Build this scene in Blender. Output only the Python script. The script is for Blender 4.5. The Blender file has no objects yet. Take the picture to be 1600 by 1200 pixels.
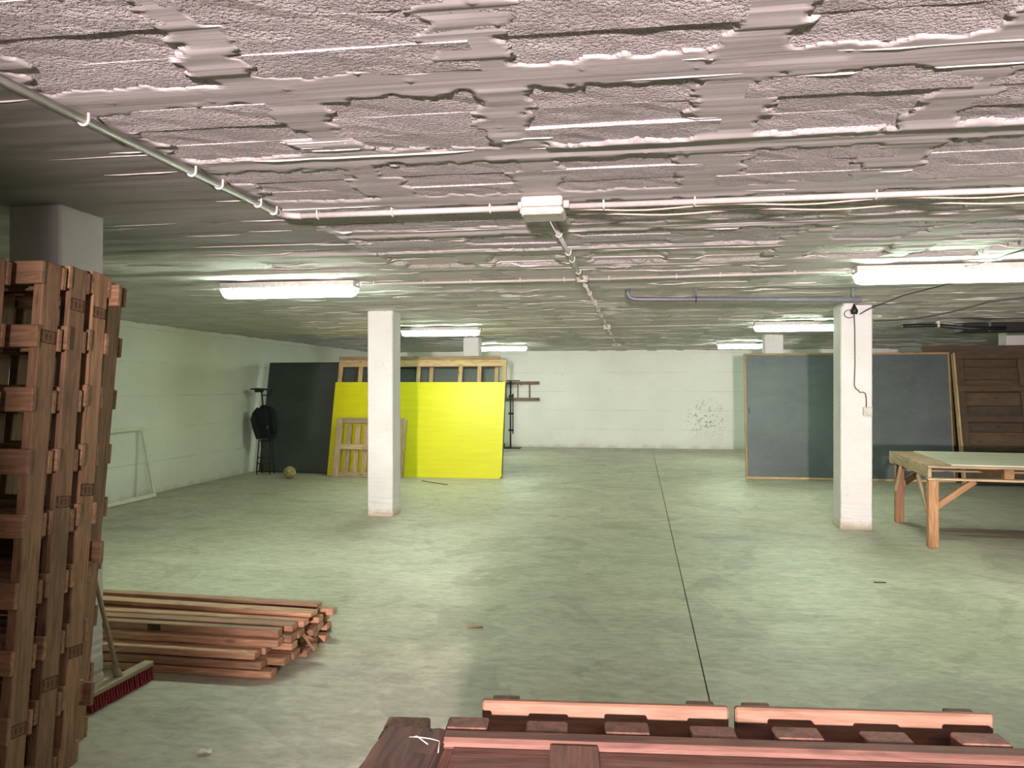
import bpy, bmesh, math, random
import numpy as np
from mathutils import Vector, Matrix, Euler

random.seed(7)
rng = np.random.default_rng(11)
scene = bpy.context.scene
COL = scene.collection
R = math.radians

# ------------------------------------------------------------------ camera
CAM_H = 1.65
cd = bpy.data.cameras.new('camera')
cam = bpy.data.objects.new('camera', cd)
COL.objects.link(cam)
cam.location = (0, 0, CAM_H)
cam.rotation_euler = (R(90), 0, R(9.1))
cd.sensor_width = 36.0
cd.lens = 36.0 * 1230 / 1600
cd.shift_y = 3 / 1600
cd.clip_start = 0.05
scene.camera = cam

# ------------------------------------------------------------------ world, lamp behind the camera, exposure
world = bpy.data.worlds.new('world')
scene.world = world
world.use_nodes = True
world.node_tree.nodes['Background'].inputs[0].default_value = (0.5, 0.6, 0.5, 1)
world.node_tree.nodes['Background'].inputs[1].default_value = 0.02

ld = bpy.data.lights.new('warm_lamp', 'SPOT')
ld.energy = 4400
ld.color = (1.0, 0.80, 0.80)
ld.shadow_soft_size = 0.10
ld.spot_size = R(52)
ld.spot_blend = 0.5
warm = bpy.data.objects.new('warm_lamp', ld)
COL.objects.link(warm)
warm.location = (0.25, -4.6, 1.62)
warm.rotation_euler = (Vector((0.85, 4.0, 2.25)) - Vector(warm.location)).to_track_quat('-Z', 'Y').to_euler()

TUBE_POWER = 185.0
TUBE_COLOR = (0.81, 1.0, 0.78)
vs = scene.view_settings
vs.view_transform = 'Standard'
vs.look = 'None'
vs.exposure = 0.88
vs.gamma = 1.0
vs.use_curve_mapping = False
scene.cycles.max_bounces = 7
scene.cycles.diffuse_bounces = 4
scene.cycles.transparent_max_bounces = 6
scene.cycles.caustics_reflective = False
scene.cycles.caustics_refractive = False

# ------------------------------------------------------------------ helpers
def link(o, parent=None):
    COL.objects.link(o)
    if parent is not None:
        o.parent = parent
    return o

def tag(o, label=None, cat=None, group=None, kind=None):
    if label: o['label'] = label
    if cat: o['category'] = cat
    if group: o['group'] = group
    if kind: o['kind'] = kind
    return o

def thing(name, label, cat, loc=(0, 0, 0), rot=(0, 0, 0), group=None):
    o = bpy.data.objects.new(name, None)
    o.empty_display_size = 0.1
    link(o)
    o.location = loc
    o.rotation_euler = rot
    return tag(o, label, cat, group)

def from_bm(name, bm, mat, parent=None, smooth=False):
    me = bpy.data.meshes.new(name)
    bm.normal_update()
    bm.to_mesh(me)
    bm.free()
    if mat: me.materials.append(mat)
    if smooth:
        me.polygons.foreach_set('use_smooth', [True] * len(me.polygons))
    return link(bpy.data.objects.new(name, me), parent)

_boxcache = {}
def box_mesh(L, W, T, mat, ch, wob=0):
    key = (round(L, 4), round(W, 4), round(T, 4), mat.name, ch, wob)
    if key in _boxcache: return _boxcache[key]
    bm = bmesh.new()
    bmesh.ops.create_cube(bm, size=1.0)
    for v in bm.verts:
        v.co = Vector((v.co.x * L, v.co.y * W, v.co.z * T))
    if ch > 0:
        c = min(ch, 0.3 * min(L, W, T))
        bmesh.ops.bevel(bm, geom=list(bm.edges), offset=c, segments=1, affect='EDGES')
    me = bpy.data.meshes.new('board')
    bm.normal_update(); bm.to_mesh(me); bm.free()
    me.materials.append(mat)
    _boxcache[key] = me
    return me

def brd(name, size, c, mat, parent=None, rot=None, ch=0.003):
    """a board: box whose mesh runs its longest side along local X (for the grain)"""
    sx, sy, sz = size
    if sx >= sy and sx >= sz:
        me = box_mesh(sx, sy, sz, mat, ch); base = Matrix.Identity(3)
    elif sz >= sy:
        me = box_mesh(sz, sy, sx, mat, ch); base = Euler((0, R(-90), 0)).to_matrix()
    else:
        me = box_mesh(sy, sx, sz, mat, ch); base = Euler((0, 0, R(90))).to_matrix()
    o = bpy.data.objects.new(name, me)
    link(o, parent)
    ex = Euler(rot).to_matrix() if rot else Matrix.Identity(3)
    o.rotation_euler = (ex @ base).to_euler()
    o.location = c
    return o

def bar(name, p0, p1, W, T, mat, parent=None, up=(0, 0, 1), ch=0.003):
    """a board from p0 to p1; W across, T along 'up'"""
    p0 = Vector(p0); p1 = Vector(p1)
    x = (p1 - p0).normalized(); u = Vector(up)
    y = u.cross(x).normalized(); z = x.cross(y)
    me = box_mesh((p1 - p0).length, W, T, mat, ch)
    o = bpy.data.objects.new(name, me)
    link(o, parent)
    o.rotation_euler = Matrix((x, y, z)).transposed().to_euler()
    o.location = (p0 + p1) / 2
    return o

def bm_tube(bm, pts, r, sides=8, caps=True):
    pts = [Vector(p) for p in pts]
    n = len(pts)
    rs = r if isinstance(r, (list, tuple)) else [r] * n
    t0 = (pts[1] - pts[0]).normalized()
    a = Vector((0, 0, 1)) if abs(t0.z) < 0.9 else Vector((1, 0, 0))
    nrm = t0.cross(a).normalized()
    rings = []
    for i in range(n):
        t = (pts[min(i + 1, n - 1)] - pts[max(i - 1, 0)]).normalized()
        nrm = (nrm - t * nrm.dot(t)).normalized()
        b = t.cross(nrm)
        rings.append([bm.verts.new(pts[i] + rs[i] * (math.cos(2 * math.pi * k / sides) * nrm + math.sin(2 * math.pi * k / sides) * b)) for k in range(sides)])
    for i in range(n - 1):
        for k in range(sides):
            bm.faces.new((rings[i][k], rings[i][(k + 1) % sides], rings[i + 1][(k + 1) % sides], rings[i + 1][k]))
    if caps:
        bm.faces.new(list(reversed(rings[0]))); bm.faces.new(rings[-1])

def bm_box(bm, c, s, rot=None):
    res = bmesh.ops.create_cube(bm, size=1.0)
    m = Euler(rot).to_matrix() if rot else Matrix.Identity(3)
    for v in res['verts']:
        v.co = m @ Vector((v.co.x * s[0], v.co.y * s[1], v.co.z * s[2])) + Vector(c)

def tube(name, pts, r, mat, parent=None, sides=8):
    bm = bmesh.new()
    bm_tube(bm, pts, r, sides)
    return from_bm(name, bm, mat, parent, smooth=True)

def prism(name, prof, x0, x1, mat, parent=None, closed=True):
    """profile (y,z) swept along x"""
    bm = bmesh.new()
    a = [bm.verts.new((x0, y, z)) for y, z in prof]
    b = [bm.verts.new((x1, y, z)) for y, z in prof]
    n = len(prof)
    for i in range(n if closed else n - 1):
        j = (i + 1) % n
        bm.faces.new((a[i], a[j], b[j], b[i]))
    bm.faces.new(list(reversed(a))); bm.faces.new(b)
    bmesh.ops.recalc_face_normals(bm, faces=bm.faces)
    return from_bm(name, bm, mat, parent)

# ------------------------------------------------------------------ materials
def newmat(name):
    m = bpy.data.materials.new(name)
    m.use_nodes = True
    nt = m.node_tree
    return m, nt, nt.nodes['Principled BSDF']

def N(nt, kind, **kw):
    n = nt.nodes.new(kind)
    for k, v in kw.items():
        if k in n.inputs: n.inputs[k].default_value = v
        else: setattr(n, k, v)
    return n

def ramp(nt, fac, stops):
    n = nt.nodes.new('ShaderNodeValToRGB')
    cr = n.color_ramp
    while len(cr.elements) > len(stops): cr.elements.remove(cr.elements[-1])
    while len(cr.elements) < len(stops): cr.elements.new(0.5)
    for e, (p, c) in zip(cr.elements, stops):
        e.position = p
        e.color = (c, c, c, 1) if not isinstance(c, (tuple, list)) else (*c, 1)
    nt.links.new(fac, n.inputs[0])
    return n.outputs[0]

def mixc(nt, fac, a, b, mode='MIX'):
    n = nt.nodes.new('ShaderNodeMix')
    n.data_type = 'RGBA'; n.blend_type = mode
    for sock, val in ((n.inputs[0], fac), (n.inputs[6], a), (n.inputs[7], b)):
        if hasattr(val, 'is_output'): nt.links.new(val, sock)
        elif isinstance(val, (tuple, list)): sock.default_value = (*val, 1)
        else: sock.default_value = val
    return n.outputs[2]

def math_n(nt, op, a, b=None):
    n = nt.nodes.new('ShaderNodeMath'); n.operation = op
    for s, v in ((n.inputs[0], a), (n.inputs[1], b)):
        if v is None: continue
        if hasattr(v, 'is_output'): nt.links.new(v, s)
        else: s.default_value = v
    return n.outputs[0]

def mapping(nt, vec, scale=(1, 1, 1), loc=None):
    n = nt.nodes.new('ShaderNodeMapping')
    n.inputs['Scale'].default_value = scale
    nt.links.new(vec, n.inputs[0])
    if loc is not None: nt.links.new(loc, n.inputs['Location'])
    return n.outputs[0]

def noise(nt, vec, scale, detail=3, rough=0.5, dist=0.0):
    n = N(nt, 'ShaderNodeTexNoise', Scale=scale, Detail=detail, Roughness=rough, Distortion=dist)
    nt.links.new(vec, n.inputs['Vector'])
    return n.outputs['Fac']

def bump(nt, b, h, strength=0.3, dist=0.01):
    n = N(nt, 'ShaderNodeBump', Strength=strength, Distance=dist)
    nt.links.new(h, n.inputs['Height'])
    nt.links.new(n.outputs[0], b.inputs['Normal'])
    return n

def m_plain(name, col, rough=0.6, metal=0.0, var=0.08, scale=30):
    m, nt, b = newmat(name)
    tc = N(nt, 'ShaderNodeTexCoord')
    f = noise(nt, tc.outputs['Object'], scale, 3)
    d = tuple(max(0, c * (1 - var * 2)) for c in col)
    l = tuple(min(1, c * (1 + var)) for c in col)
    nt.links.new(ramp(nt, f, [(0.3, d), (0.7, l)]), b.inputs['Base Color'])
    b.inputs['Roughness'].default_value = rough
    b.inputs['Metallic'].default_value = metal
    return m

def m_wood(name, light, dark, rough=0.7, knots=True, stain=0.25):
    m, nt, b = newmat(name)
    tc = N(nt, 'ShaderNodeTexCoord'); oi = N(nt, 'ShaderNodeObjectInfo')
    off = math_n(nt, 'MULTIPLY', oi.outputs['Random'], 40.0)
    comb = N(nt, 'ShaderNodeCombineXYZ')
    for i in range(3): nt.links.new(off, comb.inputs[i])
    v = mapping(nt, tc.outputs['Object'], (2.2, 26, 26), comb.outputs[0])
    g1 = noise(nt, v, 1.6, 5, 0.6, 1.2)
    v2 = mapping(nt, tc.outputs['Object'], (6, 140, 140), comb.outputs[0])
    g2 = noise(nt, v2, 1.0, 3, 0.6, 0.3)
    col = ramp(nt, g1, [(0.34, dark), (0.5, tuple((a + c) / 2 for a, c in zip(light, dark))), (0.64, light)])
    col = mixc(nt, math_n(nt, 'MULTIPLY', g2, 0.35), col, dark)
    # knots
    if knots:
        v3 = mapping(nt, tc.outputs['Object'], (3.0, 9, 9), comb.outputs[0])
        vo = N(nt, 'ShaderNodeTexVoronoi', Scale=1.0, Randomness=1.0)
        nt.links.new(v3, vo.inputs['Vector'])
        kn = ramp(nt, vo.outputs['Distance'], [(0.05, 1.0), (0.17, 0.0)])
        col = mixc(nt, math_n(nt, 'MULTIPLY', kn, 0.75), col, tuple(c * 0.32 for c in dark))
    # grime and per-board tone
    gr = noise(nt, mapping(nt, tc.outputs['Object'], (1.5, 4, 4), comb.outputs[0]), 1.5, 4, 0.6)
    grm = ramp(nt, gr, [(0.45, 0.0), (0.75, 1.0)])
    col = mixc(nt, math_n(nt, 'MULTIPLY', grm, stain), col, tuple(c * 0.35 for c in dark))
    hs = N(nt, 'ShaderNodeHueSaturation')
    val = N(nt, 'ShaderNodeMapRange'); val.inputs[3].default_value = 0.72; val.inputs[4].default_value = 1.22
    nt.links.new(oi.outputs['Random'], val.inputs[0])
    nt.links.new(val.outputs[0], hs.inputs['Value'])
    nt.links.new(col, hs.inputs['Color'])
    nt.links.new(hs.outputs[0], b.inputs['Base Color'])
    b.inputs['Roughness'].default_value = rough
    bump(nt, b, g2, 0.25, 0.004)
    return m

W_PALLET = m_wood('wood_pallet', (0.40, 0.245, 0.135), (0.19, 0.105, 0.055), stain=0.45)
W_PANEL = m_wood('wood_red_panel', (0.27, 0.15, 0.095), (0.15, 0.08, 0.05))
W_PILE = m_wood('wood_pile', (0.56, 0.34, 0.20), (0.30, 0.155, 0.085), stain=0.4)
W_NEAR = m_wood('wood_near', (0.24, 0.12, 0.085), (0.10, 0.047, 0.034), stain=0.4)
W_PALE = m_wood('wood_pale', (0.50, 0.38, 0.24), (0.29, 0.20, 0.11))
W_FRAME = m_wood('wood_frame', (0.50, 0.36, 0.19), (0.30, 0.20, 0.10))
W_TABLE = m_wood('wood_table', (0.48, 0.27, 0.13), (0.27, 0.13, 0.06))
W_CRATE = m_wood('wood_crate', (0.11, 0.075, 0.04), (0.055, 0.037, 0.02), stain=0.35)
W_ROUGH = m_wood('wood_rough', (0.17, 0.085, 0.065), (0.06, 0.03, 0.024), stain=0.5)
W_LADDER = m_wood('wood_ladder', (0.26, 0.19, 0.15), (0.15, 0.10, 0.08))
STAMP = m_plain('burnt_stamp', (0.045, 0.028, 0.018), 0.8)
BLACK = m_plain('black_metal', (0.012, 0.014, 0.014), 0.45)
BLACKP = m_plain('black_plastic', (0.010, 0.012, 0.012), 0.5)
WHITEP = m_plain('white_plastic', (0.56, 0.54, 0.49), 0.45)
PVC = m_plain('grey_pvc', (0.52, 0.49, 0.475), 0.4, var=0.05)
GREYPIPE = m_plain('dark_grey_pipe', (0.13, 0.125, 0.15), 0.35)
CLOTH = m_plain('black_cloth', (0.008, 0.010, 0.011), 0.9, scale=90)
WHITEPAINT = m_plain('white_paint', (0.72, 0.72, 0.64), 0.5)
CABLE = m_plain('cable_black', (0.03, 0.03, 0.03), 0.5)
CABLEW = m_plain('cable_cream', (0.62, 0.50, 0.40), 0.5)
RED = m_plain('red_bristle', (0.30, 0.035, 0.045), 0.8, var=0.3, scale=120)
BROOMW = m_plain('broom_wood', (0.33, 0.27, 0.17), 0.6)

def m_concrete_wall(name, mold=None):
    m, nt, b = newmat(name)
    geo = N(nt, 'ShaderNodeNewGeometry')
    P = geo.outputs['Position']
    f1 = noise(nt, P, 0.7, 5, 0.6)
    f2 = noise(nt, P, 9, 4, 0.6)
    col = ramp(nt, f1, [(0.3, (0.76, 0.76, 0.71)), (0.7, (0.86, 0.86, 0.82))])
    sep = N(nt, 'ShaderNodeSeparateXYZ'); nt.links.new(P, sep.inputs[0])
    # dirt close to the floor, broken up
    wob = math_n(nt, 'ADD', sep.outputs['Z'], math_n(nt, 'MULTIPLY', math_n(nt, 'SUBTRACT', noise(nt, P, 3, 4), 0.5), 0.35))
    low = ramp(nt, wob, [(0.0, 0.55), (0.10, 0.15), (0.35, 0.0)])
    col = mixc(nt, low, col, (0.42, 0.38, 0.28))
    # horizontal formwork joints: thin dirty lines, broken
    zz = math_n(nt, 'FRACT', math_n(nt, 'DIVIDE', math_n(nt, 'ADD', sep.outputs['Z'], 0.02), 0.505))
    ln = ramp(nt, zz, [(0.0, 1.0), (0.012, 1.0), (0.03, 0.0)])
    brk = ramp(nt, noise(nt, P, 1.1, 4, 0.7), [(0.42, 0.0), (0.6, 1.0)])
    lm = math_n(nt, 'MULTIPLY', math_n(nt, 'MULTIPLY', ln, brk), 0.5)
    col = mixc(nt, lm, col, (0.33, 0.34, 0.29))
    # specks
    sp = ramp(nt, noise(nt, P, 26, 2, 0.5), [(0.70, 0.0), (0.75, 1.0)])
    pm = ramp(nt, noise(nt, P, 1.3, 3), [(0.55, 0.0), (0.68, 0.8)])
    col = mixc(nt, math_n(nt, 'MULTIPLY', sp, pm), col, (0.25, 0.25, 0.21))
    if mold:
        vd = N(nt, 'ShaderNodeVectorMath', operation='DISTANCE')
        vd.inputs[1].default_value = mold
        nt.links.new(P, vd.inputs[0])
        near = ramp(nt, vd.outputs['Value'], [(0.12, 1.0), (0.62, 0.0)])
        mm = ramp(nt, noise(nt, P, 11, 5, 0.75), [(0.53, 0.0), (0.60, 1.0)])
        col = mixc(nt, math_n(nt, 'MULTIPLY', near, mm), col, (0.24, 0.23, 0.20))
    nt.links.new(col, b.inputs['Base Color'])
    b.inputs['Roughness'].default_value = 0.75
    h = math_n(nt, 'SUBTRACT', math_n(nt, 'MULTIPLY', f2, 0.6), lm)
    bump(nt, b, h, 0.35, 0.01)
    return m

M_WALL = m_concrete_wall('painted_concrete_wall')
M_WALLB = m_concrete_wall('painted_concrete_back', mold=(1.75, 21.1, 0.80))

def m_column():
    m, nt, b = newmat('painted_column')
    geo = N(nt, 'ShaderNodeNewGeometry'); P = geo.outputs['Position']
    f = noise(nt, P, 2.0, 5, 0.6)
    col = ramp(nt, f, [(0.3, (0.60, 0.595, 0.585)), (0.7, (0.70, 0.695, 0.685))])
    sep = N(nt, 'ShaderNodeSeparateXYZ'); nt.links.new(P, sep.inputs[0])
    wob = math_n(nt, 'ADD', sep.outputs['Z'], math_n(nt, 'MULTIPLY', math_n(nt, 'SUBTRACT', noise(nt, P, 14, 4), 0.5), 0.10))
    low = ramp(nt, wob, [(0.0, 1.0), (0.03, 0.9), (0.10, 0.0)])
    col = mixc(nt, math_n(nt, 'MULTIPLY', low, 0.75), col, (0.42, 0.30, 0.19))
    sp = ramp(nt, noise(nt, P, 34, 2, 0.5), [(0.72, 0.0), (0.76, 0.7)])
    col = mixc(nt, sp, col, (0.35, 0.33, 0.29))
    nt.links.new(col, b.inputs['Base Color'])
    b.inputs['Roughness'].default_value = 0.65
    bump(nt, b, noise(nt, P, 16, 4), 0.3, 0.008)
    return m
M_COL = m_column()

def m_floor():
    m, nt, b = newmat('trowelled_concrete_floor')
    geo = N(nt, 'ShaderNodeNewGeometry'); P = geo.outputs['Position']
    big = noise(nt, P, 0.45, 5, 0.62, 0.8)
    mid = noise(nt, mapping(nt, P, (1.0, 1.6, 1)), 1.6, 6, 0.68, 1.0)
    fine = noise(nt, mapping(nt, P, (5, 11, 1)), 1.6, 5, 0.7, 0.6)
    col = ramp(nt, big, [(0.28, (0.34, 0.325, 0.25)), (0.5, (0.42, 0.40, 0.31)), (0.72, (0.48, 0.46, 0.365))])
    c2 = ramp(nt, mid, [(0.3, (0.29, 0.28, 0.215)), (0.7, (0.53, 0.51, 0.41))])
    col = mixc(nt, 0.5, col, c2)
    col = mixc(nt, 0.55, col, ramp(nt, fine, [(0.3, 0.28), (0.7, 0.72)]), 'OVERLAY')
    # damp-looking stains with an edge of their own
    st = noise(nt, P, 0.75, 5, 0.55, 1.5)
    sm = ramp(nt, st, [(0.565, 0.0), (0.585, 1.0)])
    col = mixc(nt, math_n(nt, 'MULTIPLY', sm, 0.30), col, (0.20, 0.185, 0.15))
    ring = ramp(nt, noise(nt, P, 0.6, 4, 0.5, 2.2), [(0.47, 0.0), (0.50, 0.5), (0.53, 0.0)])
    col = mixc(nt, math_n(nt, 'MULTIPLY', ring, 0.35), col, (0.50, 0.49, 0.42))
    sc_ = ramp(nt, noise(nt, mapping(nt, P, (40, 40, 1)), 1.0, 2), [(0.74, 0.0), (0.78, 1.0)])
    col = mixc(nt, math_n(nt, 'MULTIPLY', sc_, 0.5), col, (0.12, 0.11, 0.09))
    nt.links.new(col, b.inputs['Base Color'])
    nt.links.new(ramp(nt, mid, [(0.3, 0.62), (0.7, 0.46)]), b.inputs['Roughness'])
    b.inputs['Specular IOR Level'].default_value = 0.35
    bump(nt, b, fine, 0.08, 0.004)
    return m
M_FLOOR = m_floor()
M_JOINT = m_plain('joint_dirt', (0.06, 0.058, 0.048), 0.9)

def ceiling_color(nt, P):
    f = noise(nt, mapping(nt, P, (0.7, 5, 1)), 1.5, 5, 0.65)
    return ramp(nt, f, [(0.3, (0.46, 0.445, 0.44)), (0.7, (0.60, 0.575, 0.57))])

def m_ceiling():
    m, nt, b = newmat('ceiling_concrete')
    geo = N(nt, 'ShaderNodeNewGeometry'); P = geo.outputs['Position']
    at = N(nt, 'ShaderNodeAttribute', attribute_name='rough_block')
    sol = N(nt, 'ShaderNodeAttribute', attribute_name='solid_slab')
    col = ceiling_color(nt, P)
    col = mixc(nt, at.outputs['Fac'], col, (0.63, 0.595, 0.595))
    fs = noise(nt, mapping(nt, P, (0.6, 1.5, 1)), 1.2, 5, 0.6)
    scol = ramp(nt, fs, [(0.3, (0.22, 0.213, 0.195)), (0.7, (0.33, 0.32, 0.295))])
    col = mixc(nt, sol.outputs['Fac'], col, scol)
    nt.links.new(col, b.inputs['Base Color'])
    b.inputs['Roughness'].default_value = 0.85
    streak = noise(nt, mapping(nt, P, (1.2, 40, 1)), 1.0, 4, 0.6)
    pop = noise(nt, P, 75, 2, 0.55)
    pop = ramp(nt, pop, [(0.35, 0.0), (0.6, 1.0)])
    mxh = N(nt, 'ShaderNodeMix')
    nt.links.new(at.outputs['Fac'], mxh.inputs[0])
    nt.links.new(math_n(nt, 'MULTIPLY', streak, 0.35), mxh.inputs[2]); nt.links.new(pop, mxh.inputs[3])
    bump(nt, b, mxh.outputs[0], 0.5, 0.008)
    return m
M_CEIL = m_ceiling()

def m_block():
    m, nt, b = newmat('rough_ceiling_block')
    geo = N(nt, 'ShaderNodeNewGeometry'); P = geo.outputs['Position']
    oi = N(nt, 'ShaderNodeObjectInfo')
    f = noise(nt, P, 2.5, 4)
    col = ramp(nt, f, [(0.3, (0.57, 0.535, 0.54)), (0.7, (0.67, 0.63, 0.635))])
    pop = noise(nt, P, 82, 2.5, 0.6)
    pr = ramp(nt, pop, [(0.36, 0.0), (0.58, 1.0)])
    col = mixc(nt, ramp(nt, pop, [(0.30, 0.6), (0.42, 0.0)]), col, (0.27, 0.25, 0.245))
    nt.links.new(col, b.inputs['Base Color'])
    b.inputs['Roughness'].default_value = 0.9
    bump(nt, b, pr, 0.9, 0.010)
    return m
M_BLOCK = m_block()

# ================================================================== ROOM SHELL
XL, XR, YB, YF, ZC = -7.34, 9.6, 21.1, -6.0, 2.60
JX, JY = 0.37, 6.25      # floor joints

bm = bmesh.new()
bm_box(bm, ((XL + XR) / 2, (YB + YF) / 2, -0.08), (XR - XL + 0.4, YB - YF + 0.4, 0.1))
floor = from_bm('floor', bm, M_JOINT)
tag(floor, 'grey green trowelled concrete floor with straight saw cut joints', 'floor', kind='structure')
for x0, x1 in ((XL - 0.2, JX - 0.004), (JX + 0.004, XR + 0.2)):
    for y0, y1 in ((YF - 0.2, JY - 0.0015), (JY + 0.0015, YB + 0.2)):
        bm = bmesh.new()
        bm_box(bm, ((x0 + x1) / 2, (y0 + y1) / 2, -0.015), (x1 - x0, y1 - y0, 0.03))
        from_bm('floor_slab', bm, M_FLOOR, floor)

def wall(name, c, s, mat, label):
    bm = bmesh.new(); bm_box(bm, c, s)
    return tag(from_bm(name, bm, mat), label, 'wall', kind='structure')
H = ZC + 0.15
wall('wall_left', (XL - 0.1, (YB + YF) / 2, H / 2), (0.2, YB - YF + 0.4, H), M_WALL, 'long white painted concrete wall behind the white leaning frame')
wall('wall_back', ((XL + XR) / 2, YB + 0.1, H / 2), (XR - XL + 0.4, 0.2, H), M_WALLB, 'white painted concrete end wall with a mould stain')
wall('wall_right', (XR + 0.1, (YB + YF) / 2, H / 2), (0.2, YB - YF + 0.4, H), M_WALL, 'white painted concrete wall beyond the work table')
wall('wall_front', ((XL + XR) / 2, YF - 0.1, H / 2), (XR - XL + 0.4, 0.2, H), M_WALL, 'white painted concrete wall opposite the mould stained end wall')

COLS = [(-3.12, 3.84), (-3.225, 9.74), (-3.22, 15.2), (2.475, 9.72), (2.45, 15.1), (6.55, 15.2)]
# ------------------------------------------------------------------ ceiling: one relief mesh
def vnoise(x, y, seed, fx, fy):
    """value noise on broadcastable arrays"""
    r = np.random.default_rng(seed)
    tab = r.random((256, 256))
    X = x * fx + 1000; Y = y * fy + 1000
    xi = np.floor(X).astype(int); yi = np.floor(Y).astype(int)
    tx = X - xi; ty = Y - yi
    tx = tx * tx * (3 - 2 * tx); ty = ty * ty * (3 - 2 * ty)
    g = lambda a, b_: tab[a % 256, b_ % 256]
    return (g(xi, yi) * (1 - tx) * (1 - ty) + g(xi + 1, yi) * tx * (1 - ty) + g(xi, yi + 1) * (1 - tx) * ty + g(xi + 1, yi + 1) * tx * ty)

def axis(parts):
    out = []
    for a, b_, st in parts:
        out.append(np.arange(a, b_, st))
    return np.concatenate(out)
gx = np.append(axis([(XL - 0.1, -2.0, 0.07), (-2.0, 4.3, 0.014), (4.3, XR + 0.1, 0.06)]), XR + 0.1)
ys = [YF - 0.1]
while ys[-1] < 1.3: ys.append(ys[-1] + 0.15)
ys[-1] = 1.3
while ys[-1] < YB + 0.1: ys.append(ys[-1] + max(0.0075, (0.0055 if ys[-1] < 4 else 0.0038) * ys[-1]))
gy = np.array(ys)
GX, GY = np.meshgrid(gx, gy, indexing='ij')
PX, PY = 0.755, 0.765                # coffer module
CX0, CY0 = -1.575, 2.765             # centre of one coffer
BLOCK_Y = 6.2                        # single blocks up to here
kx = np.floor((GX - CX0) / PX + 0.5); ky = np.floor((GY - CY0) / PY + 0.5)
lx = GX - CX0 - kx * PX; ly = GY - CY0 - ky * PY
tabE = rng.random((64, 64, 3, 2))
row = np.clip(np.floor((ly + 0.285) / 0.19), 0, 2).astype(int)
ix = (kx.astype(int)) % 64; iy = (ky.astype(int)) % 64
eL = tabE[ix, iy, row, 0]; eR = tabE[ix, iy, row, 1]
wig = (vnoise(GX, GY, 1, 9, 14) - 0.5) * 0.075 + (vnoise(GX, GY, 2, 28, 34) - 0.5) * 0.035 + (vnoise(GX, GY, 21, 60, 60) - 0.5) * 0.022
dx = np.minimum(lx + (0.325 - 0.10 * eL), (0.325 - 0.10 * eR) - lx)
dyy = 0.283 - np.abs(ly)
sd = np.minimum(dx, dyy) + wig - 0.01
# corners rounded off by the cement
sd = np.minimum(sd, (dx + dyy) * 0.7 - 0.02 + wig)
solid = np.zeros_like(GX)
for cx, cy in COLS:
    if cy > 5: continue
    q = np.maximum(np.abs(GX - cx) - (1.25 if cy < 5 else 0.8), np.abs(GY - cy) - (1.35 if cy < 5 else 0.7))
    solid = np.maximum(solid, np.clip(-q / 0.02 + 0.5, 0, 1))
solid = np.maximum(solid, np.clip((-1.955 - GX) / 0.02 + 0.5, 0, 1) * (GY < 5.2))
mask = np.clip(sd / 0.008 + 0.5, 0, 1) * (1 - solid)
# long formwork / cement strips along X
strip = np.zeros_like(GX)
ya = 1.0
while ya < YB + 0.2:
    wdt = rng.uniform(0.02, 0.13)
    j0, j1 = np.searchsorted(gy, [ya, ya + wdt])
    if j1 > j0:
        xs_ = XL - 1
        edges = []; vals = []
        while xs_ < XR + 1:
            xs_ += rng.uniform(0.6, 4.0); edges.append(xs_); vals.append(rng.choice([0.0, 0.0, 0.0015, 0.003, 0.005, 0.010]))
        vals.append(0.0)
        v = np.array(vals)[np.searchsorted(np.array(edges), gx + (vnoise(gx, gx * 0 + ya, 5, 6, 1) - 0.5) * 0.2)]
        strip[:, j0:j1] = v[:, None]
    ya += wdt
strip *= np.where(solid > 0.5, 0.35, 1.0)
strip *= np.where((np.abs(ly) < 0.27) & (mask < 0.5) & (GY < 9), 0.35, 1.0)
strip *= np.clip((GY - 4.0) / 3.0, 0, 1) * 0.55 + 1.0
near = (GY < BLOCK_Y) & (GX > -2.0) & (GX < 4.2)
rib = 0.007 + strip + (vnoise(GX, GY, 7, 1.5, 14) - 0.5) * 0.006
rec = np.where(near, -0.014, 0.0)
drop = rib * (1 - mask) + rec * mask
# cement blobs and burrs
bl = vnoise(GX, GY, 9, 30, 45)
drop += np.clip(bl - 0.93, 0, 1) * 0.10 * (1 - mask)
drop = np.where(GY < 1.3, 0.012, drop)
Z = ZC - drop
nx, ny = GX.shape
co = np.stack([GX, GY, Z], -1).reshape(-1, 3)
idx = np.arange(nx * ny).reshape(nx, ny)
quads = np.stack([idx[:-1, :-1], idx[:-1, 1:], idx[1:, 1:], idx[1:, :-1]], -1).reshape(-1, 4)
me = bpy.data.meshes.new('ceiling')
me.vertices.add(len(co)); me.vertices.foreach_set('co', co.ravel().astype(np.float32))
me.loops.add(quads.size); me.loops.foreach_set('vertex_index', quads.ravel().astype(np.int32))
me.polygons.add(len(quads)); me.polygons.foreach_set('loop_start', np.arange(0, quads.size, 4, dtype=np.int32))
me.polygons.foreach_set('loop_total', np.full(len(quads), 4, dtype=np.int32))
me.update(calc_edges=True)
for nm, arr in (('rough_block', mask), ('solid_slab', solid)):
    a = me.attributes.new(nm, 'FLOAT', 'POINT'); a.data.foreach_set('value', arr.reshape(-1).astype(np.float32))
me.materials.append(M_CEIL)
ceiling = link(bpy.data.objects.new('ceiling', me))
tag(ceiling, 'rough concrete ceiling of coffered blocks and leaked cement ribs', 'ceiling', kind='structure')
bm = bmesh.new()
bm_box(bm, ((XL + XR) / 2, (YB + YF) / 2, ZC + 0.11), (XR - XL + 0.4, YB - YF + 0.4, 0.1))
from_bm('slab_above', bm, M_JOINT, ceiling)

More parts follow.
